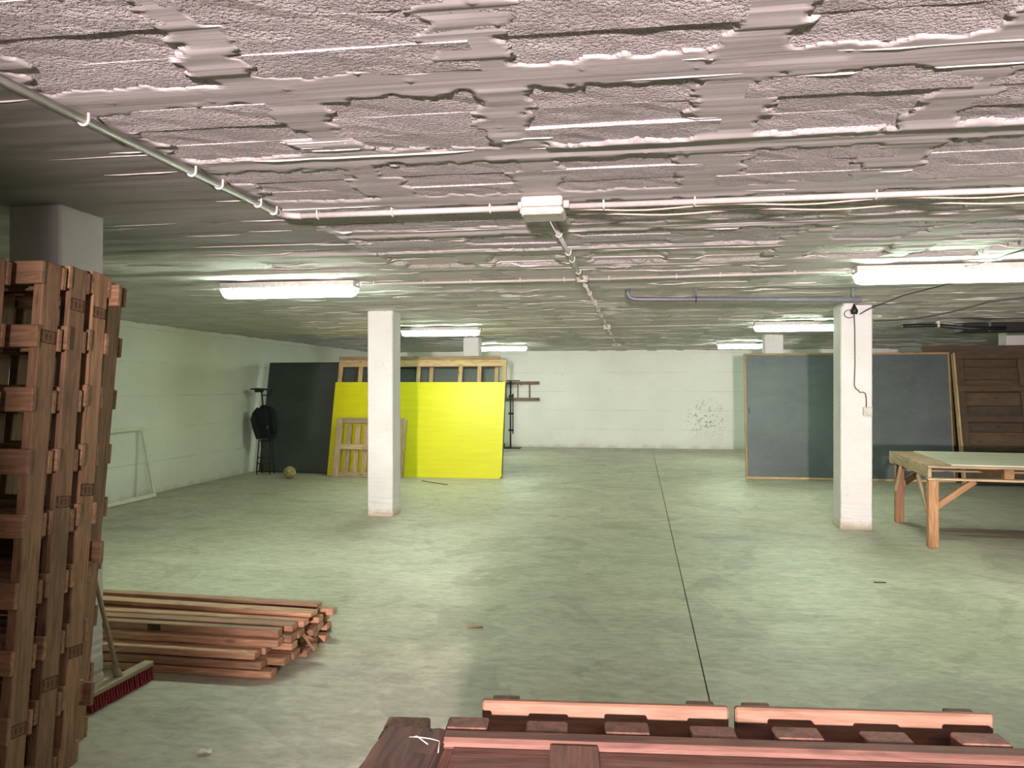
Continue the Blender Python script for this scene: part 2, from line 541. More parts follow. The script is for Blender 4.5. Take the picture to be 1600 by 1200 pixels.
# single rough blocks lying in the coffers near the camera
blk = []
for t in range(5):
    bm = bmesh.new()
    bmesh.ops.create_grid(bm, x_segments=8, y_segments=3, size=0.5)
    for v in bm.verts:
        v.co.x *= 0.70; v.co.y *= 0.196
        v.co.z = random.uniform(-0.002, 0.002)
    ret = bmesh.ops.extrude_face_region(bm, geom=list(bm.faces))
    for v in [g for g in ret['geom'] if isinstance(g, bmesh.types.BMVert)]: v.co.z = 0.03
    bmesh.ops.recalc_face_normals(bm, faces=bm.faces)
    me = bpy.data.meshes.new('ceiling_block'); bm.to_mesh(me); bm.free()
    me.materials.append(M_BLOCK); blk.append(me)
for a in range(0, 8):
    for c in range(-2, 5):
        cx = CX0 + a * PX; cy = CY0 + c * PY
        if cy + 0.4 > BLOCK_Y or cx > 4.0 or cy < 0.9: continue
        for r_ in range(3):
            o = bpy.data.objects.new('ceiling_block', random.choice(blk))
            link(o, ceiling)
            o.location = (cx + random.uniform(-0.012, 0.012), cy + (r_ - 1) * 0.196, ZC - random.choice([0.0, 0.001, 0.003, 0.006, 0.008]))
            o.rotation_euler = (random.uniform(-0.02, 0.02), random.uniform(-0.004, 0.004), 0)

# thin cement burrs left between the formwork boards
M_BURR = m_plain('cement_burr', (0.62, 0.59, 0.57), 0.8)
rq = random.Random(31)
def ceil_z(x, y):
    a = min(max(int(np.searchsorted(gx, x)), 1), len(gx) - 1); c = min(max(int(np.searchsorted(gy, y)), 1), len(gy) - 1)
    return float(Z[a - 1:a + 1, c - 1:c + 1].min())
bm = bmesh.new()
for i in range(760):
    y = 2.3 + 18.2 * rq.random() ** 1.1
    x = rq.uniform(max(XL + 0.2, -0.95 * y), min(XR - 0.3, 0.55 * y + 0.6))
    if y < 5.2 and x < -1.95 and rq.random() < 0.7: continue
    if y < 4.2 and rq.random() < 0.6: continue
    L = rq.uniform(0.08, 0.5) if rq.random() < 0.75 else rq.uniform(0.5, 1.2)
    w = rq.uniform(0.003, 0.005) * (1 + y / 10); h = rq.uniform(0.002, 0.0045) * (1 + y / 9)
    nseg = max(3, int(L / 0.08)); prev = None; yy = y
    for k in range(nseg + 1):
        xx = x - L / 2 + L * k / nseg; yy += rq.uniform(-0.003, 0.003)
        e = 0.1 if k in (0, nseg) else rq.uniform(0.5, 1.1)
        z0 = ceil_z(xx, yy)
        cur = [bm.verts.new((xx, yy - w, z0 + 0.004)), bm.verts.new((xx, yy, z0 - h * e)), bm.verts.new((xx, yy + w, z0 + 0.004))]
        if prev:
            bm.faces.new((prev[0], cur[0], cur[1], prev[1])); bm.faces.new((prev[1], cur[1], cur[2], prev[2]))
        prev = cur
tag(from_bm('cement_burrs', bm, M_BURR, ceiling), 'thin pale ridges of leaked cement', kind='stuff')

# ------------------------------------------------------------------ columns
def column(cx, cy, wx, wy, label, seed):
    r = random.Random(seed)
    bm = bmesh.new()
    bmesh.ops.create_cube(bm, size=1.0)
    for v in bm.verts: v.co = Vector((v.co.x * wx, v.co.y * wy, (v.co.z + 0.5) * (ZC + 0.03)))
    vert_e = [e for e in bm.edges if abs(e.verts[0].co.z - e.verts[1].co.z) > 1]
    bmesh.ops.bevel(bm, geom=vert_e, offset=0.012, segments=1, affect='EDGES')
    long_e = [e for e in bm.edges if abs(e.verts[0].co.z - e.verts[1].co.z) > 1]
    bmesh.ops.subdivide_edges(bm, edges=long_e, cuts=110, use_grid_fill=True)
    for v in bm.verts:
        k = 1 + r.uniform(-0.006, 0.004)
        if v.co.z < 0.45 and r.random() < 0.35: k -= r.uniform(0.01, 0.05) * (1 - v.co.z / 0.45)
        v.co.x *= k; v.co.y *= k
        if v.co.z < 0.04: v.co.x *= 1.03; v.co.y *= 1.03
    o = from_bm('column', bm, M_COL)
    o.location = (cx, cy, 0)
    tag(o, label, 'column', kind='structure')
    return o
column(*COLS[0], 0.31, 0.34, 'white column that the tall pallets lean against', 1)
column(*COLS[1], 0.33, 0.34, 'white square column in front of the yellow board', 2)
column(*COLS[2], 0.31, 0.34, 'white column top rising behind the wooden frames and yellow board', 3)
column(*COLS[3], 0.345, 0.36, 'white square column with a cable and switch box on it', 4)
column(*COLS[4], 0.33, 0.34, 'white column top rising behind the wood framed grey chalkboard', 5)
column(*COLS[5], 0.31, 0.34, 'white column top rising behind the brown crate panel', 6)

# ================================================================== FLUORESCENT LAMPS
def m_emit():
    m, nt, b = newmat('tube_light')
    nt.nodes.remove(b)
    e = N(nt, 'ShaderNodeEmission')
    e.inputs[0].default_value = (*TUBE_COLOR, 1); e.inputs[1].default_value = TUBE_POWER
    nt.links.new(e.outputs[0], nt.nodes['Material Output'].inputs[0])
    return m
M_TUBE = m_emit()
def m_diff():
    m, nt, b = newmat('clear_diffuser')
    b.inputs['Base Color'].default_value = (0.86, 0.92, 0.90, 1); b.inputs['Roughness'].default_value = 0.25
    tr = N(nt, 'ShaderNodeBsdfTransparent'); tl = N(nt, 'ShaderNodeBsdfTranslucent')
    tl.inputs[0].default_value = (0.85, 0.92, 0.88, 1)
    m1 = N(nt, 'ShaderNodeMixShader'); m1.inputs[0].default_value = 0.5
    nt.links.new(b.outputs[0], m1.inputs[1]); nt.links.new(tl.outputs[0], m1.inputs[2])
    m2 = N(nt, 'ShaderNodeMixShader'); m2.inputs[0].default_value = 0.30
    nt.links.new(tr.outputs[0], m2.inputs[1]); nt.links.new(m1.outputs[0], m2.inputs[2])
    nt.links.new(m2.outputs[0], nt.nodes['Material Output'].inputs[0])
    return m
M_DIFF = m_diff()
LAMPGREY = m_plain('lamp_housing', (0.62, 0.62, 0.58), 0.5)

def make_lamp(cx, cy, label):
    t = thing('fluorescent_lamp', label, 'lamp', (cx, cy, ZC - 0.015), group='fluorescent lamps on the ceiling')
    L = 0.635
    prism('housing', [(-0.075, 0), (0.075, 0), (0.08, -0.05), (0.07, -0.055), (-0.07, -0.055), (-0.08, -0.05)], -L, L, LAMPGREY, t)
    # open trough
    bm = bmesh.new()
    prof = [(-0.079, -0.05), (-0.074, -0.085), (-0.052, -0.125), (-0.02, -0.137), (0.02, -0.137), (0.052, -0.125), (0.074, -0.085), (0.079, -0.05)]
    st = [(-L - 0.0, 0.55), (-L + 0.02, 0.9), (-L + 0.045, 1.0), (L - 0.045, 1.0), (L - 0.02, 0.9), (L, 0.55)]
    rings = [[bm.verts.new((x, y * (0.85 + 0.15 * k), -0.05 + (z + 0.05) * k)) for y, z in prof] for x, k in st]
    for i in range(len(rings) - 1):
        for j in range(len(prof) - 1):
            bm.faces.new((rings[i][j], rings[i + 1][j], rings[i + 1][j + 1], rings[i][j + 1]))
    bm.faces.new(rings[0]); bm.faces.new(list(reversed(rings[-1])))
    from_bm('diffuser', bm, M_DIFF, t, smooth=False)
    tube('light_tube', [(-0.59, -0.026, -0.085), (0.59, -0.026, -0.085)], 0.014, M_TUBE, t, 10)
    tube('light_tube', [(-0.59, 0.026, -0.085), (0.59, 0.026, -0.085)], 0.014, M_TUBE, t, 10)
    for s in (-1, 1):
        tube('cable_gland', [(s * L, 0, -0.03), (s * (L + 0.025), 0, -0.03)], 0.014, LAMPGREY, t, 8)
        bm = bmesh.new(); bm_box(bm, (s * 0.61, 0, -0.085), (0.02, 0.085, 0.03)); from_bm('tube_holder', bm, WHITEP, t)
        for x in (0.2, 0.5):
            for yy in (-0.083, 0.083): brd('clip', (0.025, 0.006, 0.03), (s * x, yy, -0.05), LAMPGREY, t, ch=0.001)
    return t
LAMP_Y = {'L': [6.72, 12.25, 17.7], 'R': [6.55, 12.0, 17.4]}
lab = {'L': ['lit fluorescent lamp before the column of the yellow board', 'lit fluorescent lamp right behind the column before the yellow board', 'small lit fluorescent lamp by the column behind the wooden frames'],
       'R': ['lit fluorescent lamp above the column with the switch box', 'lit fluorescent lamp between switch box column and framed chalkboard', 'small lit fluorescent lamp behind the column at the framed chalkboard']}
for i, y in enumerate(LAMP_Y['L']): make_lamp(-3.12, y, lab['L'][i])
for i, y in enumerate(LAMP_Y['R']): make_lamp(2.32, y, lab['R'][i])

# ================================================================== CONDUITS
def clip_ring(parent, c, axis_, r):
    bm = bmesh.new()
    q = r + 0.003
    loop = [(q, 0.022), (q, 0.01)] + [(q * math.cos(a), q * math.sin(a)) for a in [R(d) for d in range(0, -181, -20)]] + [(-q, 0.01), (-q, 0.022)]
    pts = [(c[0], c[1] + u, c[2] + w) if axis_ == 'x' else (c[0] + u, c[1], c[2] + w) for u, w in loop]
    bm_tube(bm, pts, 0.005, 6)
    return from_bm('clip', bm, WHITEP, parent, smooth=False)

def conduit(name, p0, p1, r, mat, label, clips, axis_, cat='conduit', sag=0.0, n=2):
    pts = []
    n = max(2, n)
    for i in range(n):
        s = i / (n - 1)
        p = Vector(p0).lerp(Vector(p1), s)
        p.z -= sag * math.sin(math.pi * s * 5) ** 2
        pts.append(p)
    o = tube(name, pts, r, mat)
    tag(o, label, cat)
    for s in clips:
        clip_ring(o, Vector(p0).lerp(Vector(p1), s), axis_, r)
    return o
ZP = ZC - 0.038
conduit('conduit_pipe', (-1.875, -1.0, ZP), (-1.875, 3.90, ZP), 0.016, PVC, 'grey conduit pipe along the edge of the dark smooth slab', [0.55, 0.70, 0.835, 0.88, 0.955, 0.99], 'y')
# corrugated elbow
bm = bmesh.new()
pts = []; rs = []
for i in range(41):
    a = R(90) * i / 40
    pts.append((-1.875 + 0.09 * (1 - math.cos(a)), 3.90 + 0.09 * math.sin(a), ZP)); rs.append(0.019 if i % 2 else 0.014)
bm_tube(bm, pts, rs, 8)
tag(from_bm('corrugated_hose', bm, PVC, None, True), 'corrugated grey elbow hose joining two conduit pipes', 'hose')
conduit('conduit_pipe', (-1.785, 3.99, ZP), (-0.57, 3.99, ZP), 0.016, PVC, 'pale conduit pipe between corrugated elbow and junction box', [0.08, 0.42, 0.85], 'x')
cr = conduit('conduit_pipe', (-0.37, 3.99, ZP), (4.6, 3.99, ZP), 0.015, PVC, 'pale conduit pipe leaving the junction box beside loose cables', [0.04, 0.13, 0.30, 0.46, 0.62], 'x')
for k, (mt, yy) in enumerate([(CABLEW, 4.03), (CABLE, 4.052), (CABLEW, 4.074)]):
    pts = []
    for i in range(60):
        x = -0.37 + 4.9 * i / 59
        s = math.sin(i * 0.33 + k * 1.3); pts.append((x, yy + 0.005 * math.sin(i * 0.21 + k * 2), ZC - 0.045 - 0.010 * k - 0.016 * s * s))
    tag(tube('loose_cable', pts, 0.0045, mt, None, 6), ['cream cable sagging along the pale conduit pipe', 'thin black cable sagging along the pale conduit pipe', 'second cream cable hanging lowest along the pale conduit pipe'][k], 'cable')
ZQ = ZC - 0.04
conduit('conduit_pipe', (-0.47, 4.06, ZQ), (-0.47, 6.68, ZQ), 0.014, PVC, 'conduit pipe from large junction box to the round cable box', [0.25, 0.5, 0.62, 0.85], 'y')
conduit('conduit_pipe', (-0.47, 6.80, ZQ), (-0.47, 12.14, ZQ), 0.014, PVC, 'conduit pipe between round cable box and square cable box', [0.06, 0.18, 0.32, 0.36, 0.5, 0.64, 0.8, 0.94], 'y')
conduit('conduit_pipe', (-0.47, 12.26, ZQ), (-0.47, 17.55, ZQ), 0.014, PVC, 'far conduit pipe from square cable box to the flat white fitting', [0.1, 0.3, 0.5, 0.7, 0.9], 'y')
conduit('conduit_pipe', (-2.44, 6.74, ZQ), (-0.53, 6.74, ZQ), 0.012, PVC, 'thin conduit pipe from the lamp before the yellow board column to the round cable box', [0.06, 0.3, 0.52, 0.75, 0.95], 'x')
conduit('conduit_pipe', (-0.41, 6.74, ZQ), (1.66, 6.60, ZQ), 0.012, PVC, 'thin conduit pipe from round cable box to the lamp above the switch box column', [0.08, 0.35, 0.52, 0.8], 'x')
conduit('conduit_pipe', (-2.44, 12.25, ZQ), (-0.53, 12.2, ZQ), 0.011, PVC, 'thin conduit pipe from the lamp behind the yellow board column to the square box', [0.3, 0.7], 'x')
conduit('conduit_pipe', (-0.41, 12.2, ZQ), (1.66, 12.02, ZQ), 0.011, PVC, 'thin conduit pipe from square box to the lamp before the framed chalkboard', [0.3, 0.7], 'x')
# junction boxes
t = thing('junction_box', 'large cream junction box where four conduits meet', 'junction box', (-0.47, 3.94, ZC - 0.01))
b0 = brd('box_body', (0.205, 0.19, 0.05), (0, 0, -0.028), WHITEP, t, ch=0.008)
brd('lid', (0.215, 0.20, 0.038), (0, 0, -0.075), WHITEP, t, ch=0.012)
for sx in (-1, 1):
    for sy in (-1, 1):
        tube('screw', [(sx * 0.085, sy * 0.078, -0.093), (sx * 0.085, sy * 0.078, -0.098)], 0.007, GREYPIPE, t, 8)
for p in ((0.115, 0, 0), (-0.115, 0, 0), (0, 0.105, 0)):
    tube('cable_gland', [(p[0] * 0.85, p[1] * 0.85, -0.028), (p[0] * 1.12, p[1] * 1.12, -0.028)], 0.021, WHITEP, t, 10)
def small_box(name, c, s, label):
    t = thing(name, label, 'junction box', (c[0], c[1], ZC - 0.01))
    brd('box_body', (s[0], s[1], s[2] * 0.7), (0, 0, -s[2] * 0.35), WHITEP, t, ch=0.006)
    brd('lid', (s[0] * 1.05, s[1] * 1.05, s[2] * 0.3), (0, 0, -s[2] * 0.85), WHITEP, t, ch=0.006)
t = thing('cable_box', 'small round cable box where the thin conduits cross', 'junction box', (-0.47, 6.74, ZC - 0.012))
tube('box_body', [(0, 0, 0), (0, 0, -0.04)], 0.055, WHITEP, t, 16); tube('lid', [(0, 0, -0.04), (0, 0, -0.052)], 0.045, WHITEP, t, 16)
tube('screw', [(0, 0, -0.052), (0, 0, -0.056)], 0.012, GREYPIPE, t, 8)
small_box('cable_box', (-0.47, 12.2), (0.11, 0.11, 0.07), 'small square cable box between the thin far conduits')
small_box('ceiling_fitting', (-0.47, 17.65), (0.20, 0.12, 0.06), 'small flat white fitting at the end of the long conduit')

# dark grey pipe with bent end
tag(tube('drain_pipe', [(-0.10, 7.72, ZC - 0.01), (-0.10, 7.72, ZC - 0.05), (-0.085, 7.725, ZC - 0.085), (-0.05, 7.73, ZC - 0.105), (0.0, 7.73, ZC - 0.11), (1.2, 7.8, ZC - 0.125), (2.08, 7.86, ZC - 0.135)], 0.024, GREYPIPE, None, 10), 'dark grey pipe with bent end hanging under the ceiling', 'pipe')
o = bpy.data.objects['drain_pipe']
bm = bmesh.new(); bm_box(bm, (0.55, 7.76, ZC - 0.055), (0.02, 0.03, 0.09)); bm_tube(bm, [(0.55, 7.76 + 0.03 * math.cos(R(a)), ZC - 0.116 + 0.03 * math.sin(R(a))) for a in range(0, 361, 30)], 0.005, 6, False)
from_bm('pipe_hanger', bm, BLACK, o)
bm = bmesh.new(); bm_box(bm, (2.0, 7.86, ZC - 0.06), (0.02, 0.03, 0.11)); from_bm('pipe_hanger', bm, BLACK, o)
# black duct at right
t = thing('black_duct', 'black hose feeding a flat black duct under the ceiling', 'duct', (3.7, 11.9, ZC - 0.035))
brd('duct_body', (3.6, 0.30, 0.13), (2.55, 0.05, -0.10), BLACKP, t, ch=0.01)
tube('hose', [(0, 0, -0.065), (0.3, 0, -0.06), (0.46, 0, -0.06), (0.66, -0.03, -0.09), (0.85, -0.12, -0.12), (1.3, -0.12, -0.12)], 0.028, BLACKP, t, 10)
for x in (1.1, 1.9, 2.7): brd('bracket', (0.03, 0.34, 0.15), (x, 0.05, -0.085), GREYPIPE, t)
brd('hose_clip', (0.03, 0.08, 0.09), (0.47, 0, -0.045), WHITEP, t)
# slack wires on the right
pts = []
A, B, C_ = Vector((2.62, 9.4, 2.38)), Vector((3.5, 8.6, 2.50)), Vector((4.4, 8.4, 2.55))
for i in range(24):
    s = i / 23; p = A.lerp(B, s); p.z = 2.38 + 0.12 * s * s - 0.02 * math.sin(math.pi * s); pts.append(p)
for i in range(1, 12):
    s = i / 11; p = B.lerp(C_, s); p.z += 0.01 * math.sin(6 * s); pts.append(p)
tag(tube('slack_wire', pts, 0.006, CABLE, None, 6), 'slack black wire sagging from the switch box column to the ceiling', 'wire')
pts = [(2.50, 9.50, 2.47), (2.52, 9.2, 2.50), (2.62, 8.4, 2.555), (2.75, 7.4, 2.56), (3.0, 6.75, 2.56), (3.5, 6.7, 2.57)]
tag(tube('slack_wire', pts, 0.006, CABLE, None, 6), 'black wire climbing from the column top socket to the lamp', 'wire')
tag(tube('hanging_wire', [(2.55, 5.55, ZC - 0.012), (2.56, 5.50, ZC - 0.04), (2.50, 5.9, ZC - 0.05), (2.48, 6.3, ZC - 0.06), (2.46, 6.46, ZC - 0.04)], 0.005, CABLE, None, 6), 'short black wire running over the ceiling to the lamp', 'wire')

# socket, cable and switch on the column
fy = 9.72 - 0.18 - 0.008
t = thing('column_cable', 'black hanging lamp socket and cable fixed to the white column', 'cable', (2.44, fy, 0))
tube('socket', [(0, -0.03, 2.47), (0, -0.032, 2.51), (0, -0.03, 2.55), (0, -0.03, 2.60)][:3] + [(0, -0.02, 2.585)], [0.034, 0.042, 0.022, 0.008], BLACKP, t, 12)
tube('cable', [(0.0, -0.02, 2.48), (0.01, -0.012, 2.3), (0.012, -0.012, 1.9), (0.005, -0.012, 1.66), (0.02, -0.012, 1.62), (0.05, -0.012, 1.60), (0.065, -0.012, 1.575), (0.10, -0.012, 1.58), (0.125, -0.012, 1.565), (0.135, -0.012, 1.50), (0.135, -0.012, 1.41)], 0.0055, CABLE, t, 6)
tube('cable_loop', [(0.0 - 0.05 + 0.055 * math.cos(R(a)) * 1.0, -0.014, 2.475 + 0.045 * math.sin(R(a))) for a in range(20, 340, 20)], 0.005, CABLE, t, 6)
t = thing('switch_box', 'square cream switch box screwed to the white column', 'switch', (2.585, fy, 1.36))
brd('box_body', (0.095, 0.05, 0.095), (0, -0.02, 0), WHITEP, t, ch=0.006)
brd('rocker', (0.045, 0.01, 0.06), (0, -0.049, 0), WHITEP, t, ch=0.003)

# ================================================================== TALL PALLETS LEANING ON THE COLUMN
def m_stamp():
    m, nt, b = newmat('burnt_print')
    tc = N(nt, 'ShaderNodeTexCoord')
    sep = N(nt, 'ShaderNodeSeparateXYZ'); nt.links.new(tc.outputs['Generated'], sep.inputs[0])
    ex = math_n(nt, 'ABSOLUTE', math_n(nt, 'SUBTRACT', sep.outputs['X'], 0.5))
    ey = math_n(nt, 'ABSOLUTE', math_n(nt, 'SUBTRACT', sep.outputs['Y'], 0.5))
    edge = ramp(nt, math_n(nt, 'MAXIMUM', ex, ey), [(0.40, 0.0), (0.42, 1.0)])
    letters = ramp(nt, math_n(nt, 'SINE', math_n(nt, 'MULTIPLY', sep.outputs['Y'], 22.0)), [(0.2, 0.0), (0.3, 1.0)])
    inner = ramp(nt, ex, [(0.22, 1.0), (0.26, 0.0)])
    wear = ramp(nt, noise(nt, tc.outputs['Object'], 60, 3), [(0.38, 0.35), (0.55, 1.0)])
    fac = math_n(nt, 'MULTIPLY', math_n(nt, 'MAXIMUM', edge, math_n(nt, 'MULTIPLY', letters, inner)), wear)
    nt.links.new(mixc(nt, fac, (0.17, 0.085, 0.045), (0.03, 0.018, 0.012)), b.inputs['Base Color'])
    b.inputs['Roughness'].default_value = 0.8
    return m
M_STAMP = m_stamp()
def stamp(parent_board, lx_, side, w=0.10, h=0.045):
    """burnt-in print on a vertical stringer"""
    bm = bmesh.new(); bm_box(bm, (0, 0, 0), (w, h, 0.0012))
    return from_bm('stamp', bm, M_STAMP, parent_board)

NR = 9
def tall_pallet(x_right, y0, width, lean, label, rear=True, depth=0.10, stamps=(), zoff=0.0, extra_back=False, jit=1):
    r = random.Random(jit)
    Ht = 2.185
    t = thing('wooden_pallet', label, 'pallet', (x_right, y0, zoff), (R(-lean), 0, R(r.uniform(-0.6, 0.6))))
    ts = 0.022
    for k in range(3):
        x = -0.024 - k * (width - 0.048) / 2
        s = brd('stringer', (0.046, depth, Ht - 0.004), (x, ts + depth / 2, Ht / 2), W_PALLET, t, ch=0.004)
        if k == 0:
            for zz, big in stamps:
                st = stamp(s, 0, 1, 0.055 if big else 0.05, 0.085)
                # local board frame: X up, Y = depth, Z = -X of the pallet
                st.location = (zz - Ht / 2, 0.0, -0.0236)
    pitch = (Ht - 0.11) / (NR - 1)
    for i in range(NR):
        z = 0.055 + i * pitch + r.uniform(-0.008, 0.008)
        e = r.uniform(-0.004, 0.016)
        brd('slat', (width + e, ts, 0.098 + r.uniform(-.006, .006)), (-width / 2 + e / 2, ts / 2, min(z, Ht - 0.055)), W_PALLET, t, ch=0.003)
        if rear:
            brd('slat', (width, ts, 0.096), (-width / 2 + r.uniform(-.004, .006), ts * 1.5 + depth, min(z, Ht - 0.055)), W_PALLET, t, ch=0.003)
    if extra_back:
        for z in (2.10, 0.92, 0.30):
            brd('slat', (width + 0.03, ts, 0.10), (-width / 2 + 0.02, ts * 2.6 + depth, z), W_PALLET, t, ch=0.003)
    return t
LEAN = 5.9
tall_pallet(-2.515, 2.47, 1.0, LEAN, 'tall upright wooden pallet, first and narrowest of the leaning row', jit=3)
tall_pallet(-2.415, 2.655, 1.02, LEAN, 'tall upright wooden pallet, second of the row leaning on the column', stamps=((1.87, 1), (0.30, 0)), jit=4)
tall_pallet(-2.415, 2.815, 1.02, LEAN, 'tall upright wooden pallet, third of the row leaning on the column', stamps=((2.02, 1), (1.17, 0), (0.42, 1)), jit=5)
tall_pallet(-2.425, 2.975, 1.0, LEAN, 'tall upright wooden pallet, fourth of the row with slats sticking out', depth=0.095, stamps=((2.0, 0), (1.2, 1), (0.50, 0)), extra_back=True, jit=6)
tall_pallet(-2.56, 3.20, 0.98, LEAN + 1.6, 'tall upright wooden pallet, last of the row and touching the column', jit=8)

# ================================================================== NEAR PALLETS AT THE BOTTOM
NP0 = (-0.604, 1.83)
NA = 4.9
def near_root(name, label, z):
    return thing(name, label, 'pallet', (NP0[0], NP0[1], z), (0, 0, R(NA)))
LEN, DEP = 2.15, 0.95
for i in range(5):
    t = near_root('wooden_pallet', ['dark wooden pallet at the bottom of the flat stack', 'dark wooden pallet second from the floor in the flat stack', 'dark wooden pallet in the middle of the flat stack', 'dark wooden pallet fourth from the floor in the flat stack', 'dark wooden pallet just under the top of the flat stack'][i], i * 0.1335)
    for y in (-0.05, -DEP / 2, -DEP + 0.05):
        brd('stringer', (LEN, 0.08, 0.088), (LEN / 2 + 0.02, y, 0.0667), W_NEAR, t)
    for k in range(8):
        for z in (0.0115, 0.1219):
            brd('slat', (0.1, DEP - 0.02, 0.022), (0.1 + k * 0.285, -DEP / 2, z), W_NEAR, t)
t = near_root('wooden_pallet', 'dark red brown pallet lying on top with rough beam and slat ends', 0.668)
SX = [(-0.005, 0.105), (0.147, 0.10), (0.34, 0.10), (0.53, 0.105), (0.735, 0.105), (0.93, 0.108), (1.135, 0.108), (1.345, 0.112), (1.56, 0.11), (1.77, 0.11), (1.97, 0.11)]
for k, (x, w) in enumerate(SX):
    brd('slat', (w, DEP - 0.02, 0.022), (x + w / 2, -DEP / 2, 0.118), W_NEAR, t)
    brd('spacer_block', (w, 0.065, 0.13), (x + w / 2, 0.034, 0.092 + 0.004 * (k % 2)), W_NEAR, t, ch=0.004)
for y in (-0.12, -DEP / 2, -DEP + 0.06):
    brd('stringer', (LEN, 0.06, 0.10), (LEN / 2, y, 0.055), W_NEAR, t)
brd('top_board', (LEN, 0.055, 0.028), (LEN / 2 - 0.005, -0.0275, 0.1455), W_NEAR, t, ch=0.009)
brd('top_board', (LEN - 0.17, 0.20, 0.012), (LEN / 2 + 0.09, -0.158, 0.1355), W_NEAR, t, ch=0.002)
brd('top_board', (LEN - 0.17, 0.14, 0.022), (LEN / 2 + 0.09, -0.42, 0.142), W_NEAR, t, ch=0.006)
# rough sawn beam end
bm = bmesh.new()
bmesh.ops.create_cube(bm, size=1.0)
bmesh.ops.subdivide_edges(bm, edges=list(bm.edges), cuts=9, use_grid_fill=True)
rr = random.Random(5)
for v in bm.verts:
    v.co = Vector((v.co.x * 0.60, v.co.y * 0.135, v.co.z * 0.05)) + Vector([rr.uniform(-.0025, .0025) for _ in range(3)])
o = from_bm('rough_beam', bm, W_ROUGH, t); o['label'] = 'rough dark sawn beam with a bent wire'
o.rotation_euler = (0, 0, R(85.5)); o.location = (0.062, -0.335, 0.150)
tube('wire', [(0.13, -0.14, 0.184), (0.10, -0.115, 0.19), (0.085, -0.12, 0.19), (0.105, -0.13, 0.195), (0.135, -0.122, 0.188), (0.155, -0.13, 0.187), (0.16, -0.18, 0.185)], 0.0012, WHITEP, t, 5)
brd('block', (0.11, 0.30, 0.02), (0.455, -0.21, 0.1465), W_NEAR, t); brd('block', (0.16, 0.30, 0.02), (1.62, -0.21, 0.1465), W_NEAR, t)
# the panel standing behind: two upright top boards
t = thing('slatted_panel', 'low upright wooden panel with two lit top boards behind the flat pallets', 'panel', (NP0[0], NP0[1], 0), (0, 0, R(NA)))
for x0, x1, z in ((0.222, 0.842, 0.845), (0.858, 1.478, 0.846), (1.60, 2.25, 0.845)):
    for zz in (z, 0.55, 0.25):
        brd('board', (x1 - x0, 0.022, 0.11), ((x0 + x1) / 2, 0.137, zz - 0.055), W_PANEL, t, ch=0.005)
for x in (0.28, 0.78, 0.92, 1.42, 1.66, 2.1):
    brd('post', (0.07, 0.045, 0.835), (x, 0.172, 0.4175), W_PANEL, t)
brd('rail', (2.0, 0.045, 0.07), (1.22, 0.217, 0.5), W_PANEL, t)

# ================================================================== PLANK PILE
r = random.Random(21)
layers = [(10, 4.185, 0.0), (10, 4.19, 0.006), (9, 4.215, 0.0), (8, 4.30, 0.0), (5, 4.46, 0.0)]
zb = 0.0
TH, WD = 0.045, 0.085
n = 0
for li, (cnt, y0, _) in enumerate(layers):
    for k in range(cnt):
        w = WD * r.uniform(0.9, 1.0)
        y = y0 + k * 0.094 + r.uniform(-0.004, 0.004)
        L = r.uniform(1.85, 2.2)
        xr = -2.02 - 0.03 * r.random() + (r.uniform(-0.10, 0.05) if li or k else 0) - (0.06 if li == 2 and k == 0 else 0)
        zz = zb + TH / 2
        roll = r.uniform(-3, 3) if li else 0
        yaw = r.uniform(-0.15, 0.15)
        o = brd('plank', (L, w, TH * r.uniform(0.86, 0.95)), (xr - L / 2, y, zz), W_PILE, None, rot=(R(roll), 0, R(yaw)), ch=0.004)
        ln = ['bottom', 'second', 'third', 'fourth', 'fifth'][li]
        od = ['first', 'second', 'third', 'fourth', 'fifth', 'sixth', 'seventh', 'eighth', 'ninth', 'tenth'][k]
        tag(o, 'brown plank %s from the broom side in the %s layer of the floor pile' % (od, ln), 'plank', 'planks in the floor pile')
        n += 1
    zb += TH + 0.001
# crossed ones on top and a sliver
for (x0, y0_, z0, x1, y1, z1, w, th, st_) in [(-4.15, 4.35, 0.208, -2.07, 4.34, 0.204, 0.06, 0.045, True), (-4.2, 4.72, 0.245, -1.98, 4.62, 0.242, 0.095, 0.026, False), (-4.2, 4.86, 0.247, -2.02, 4.80, 0.243, 0.08, 0.026, False)]:
    o = bar('plank', (x0, y0_, z0), (x1, y1, z1), w, th, W_PILE)
    tag(o, {0.204: 'plank with a burnt stamp lying on the front top of the plank pile', 0.242: 'wide thin plank lying askew on top of the plank pile', 0.243: 'narrow thin plank lying on the top of the plank pile'}[z1], 'plank')
    if st_:
        bm = bmesh.new(); bm_box(bm, (0.25, -w / 2 - 0.0005, 0), (0.085, 0.0015, 0.036)); from_bm('stamp', bm, STAMP, o)
tag(bar('wood_sliver', (-2.1, 4.62, 0.17), (-1.93, 4.50, 0.055), 0.016, 0.008, W_PILE), 'thin wood sliver sticking out of the plank ends', 'sliver')

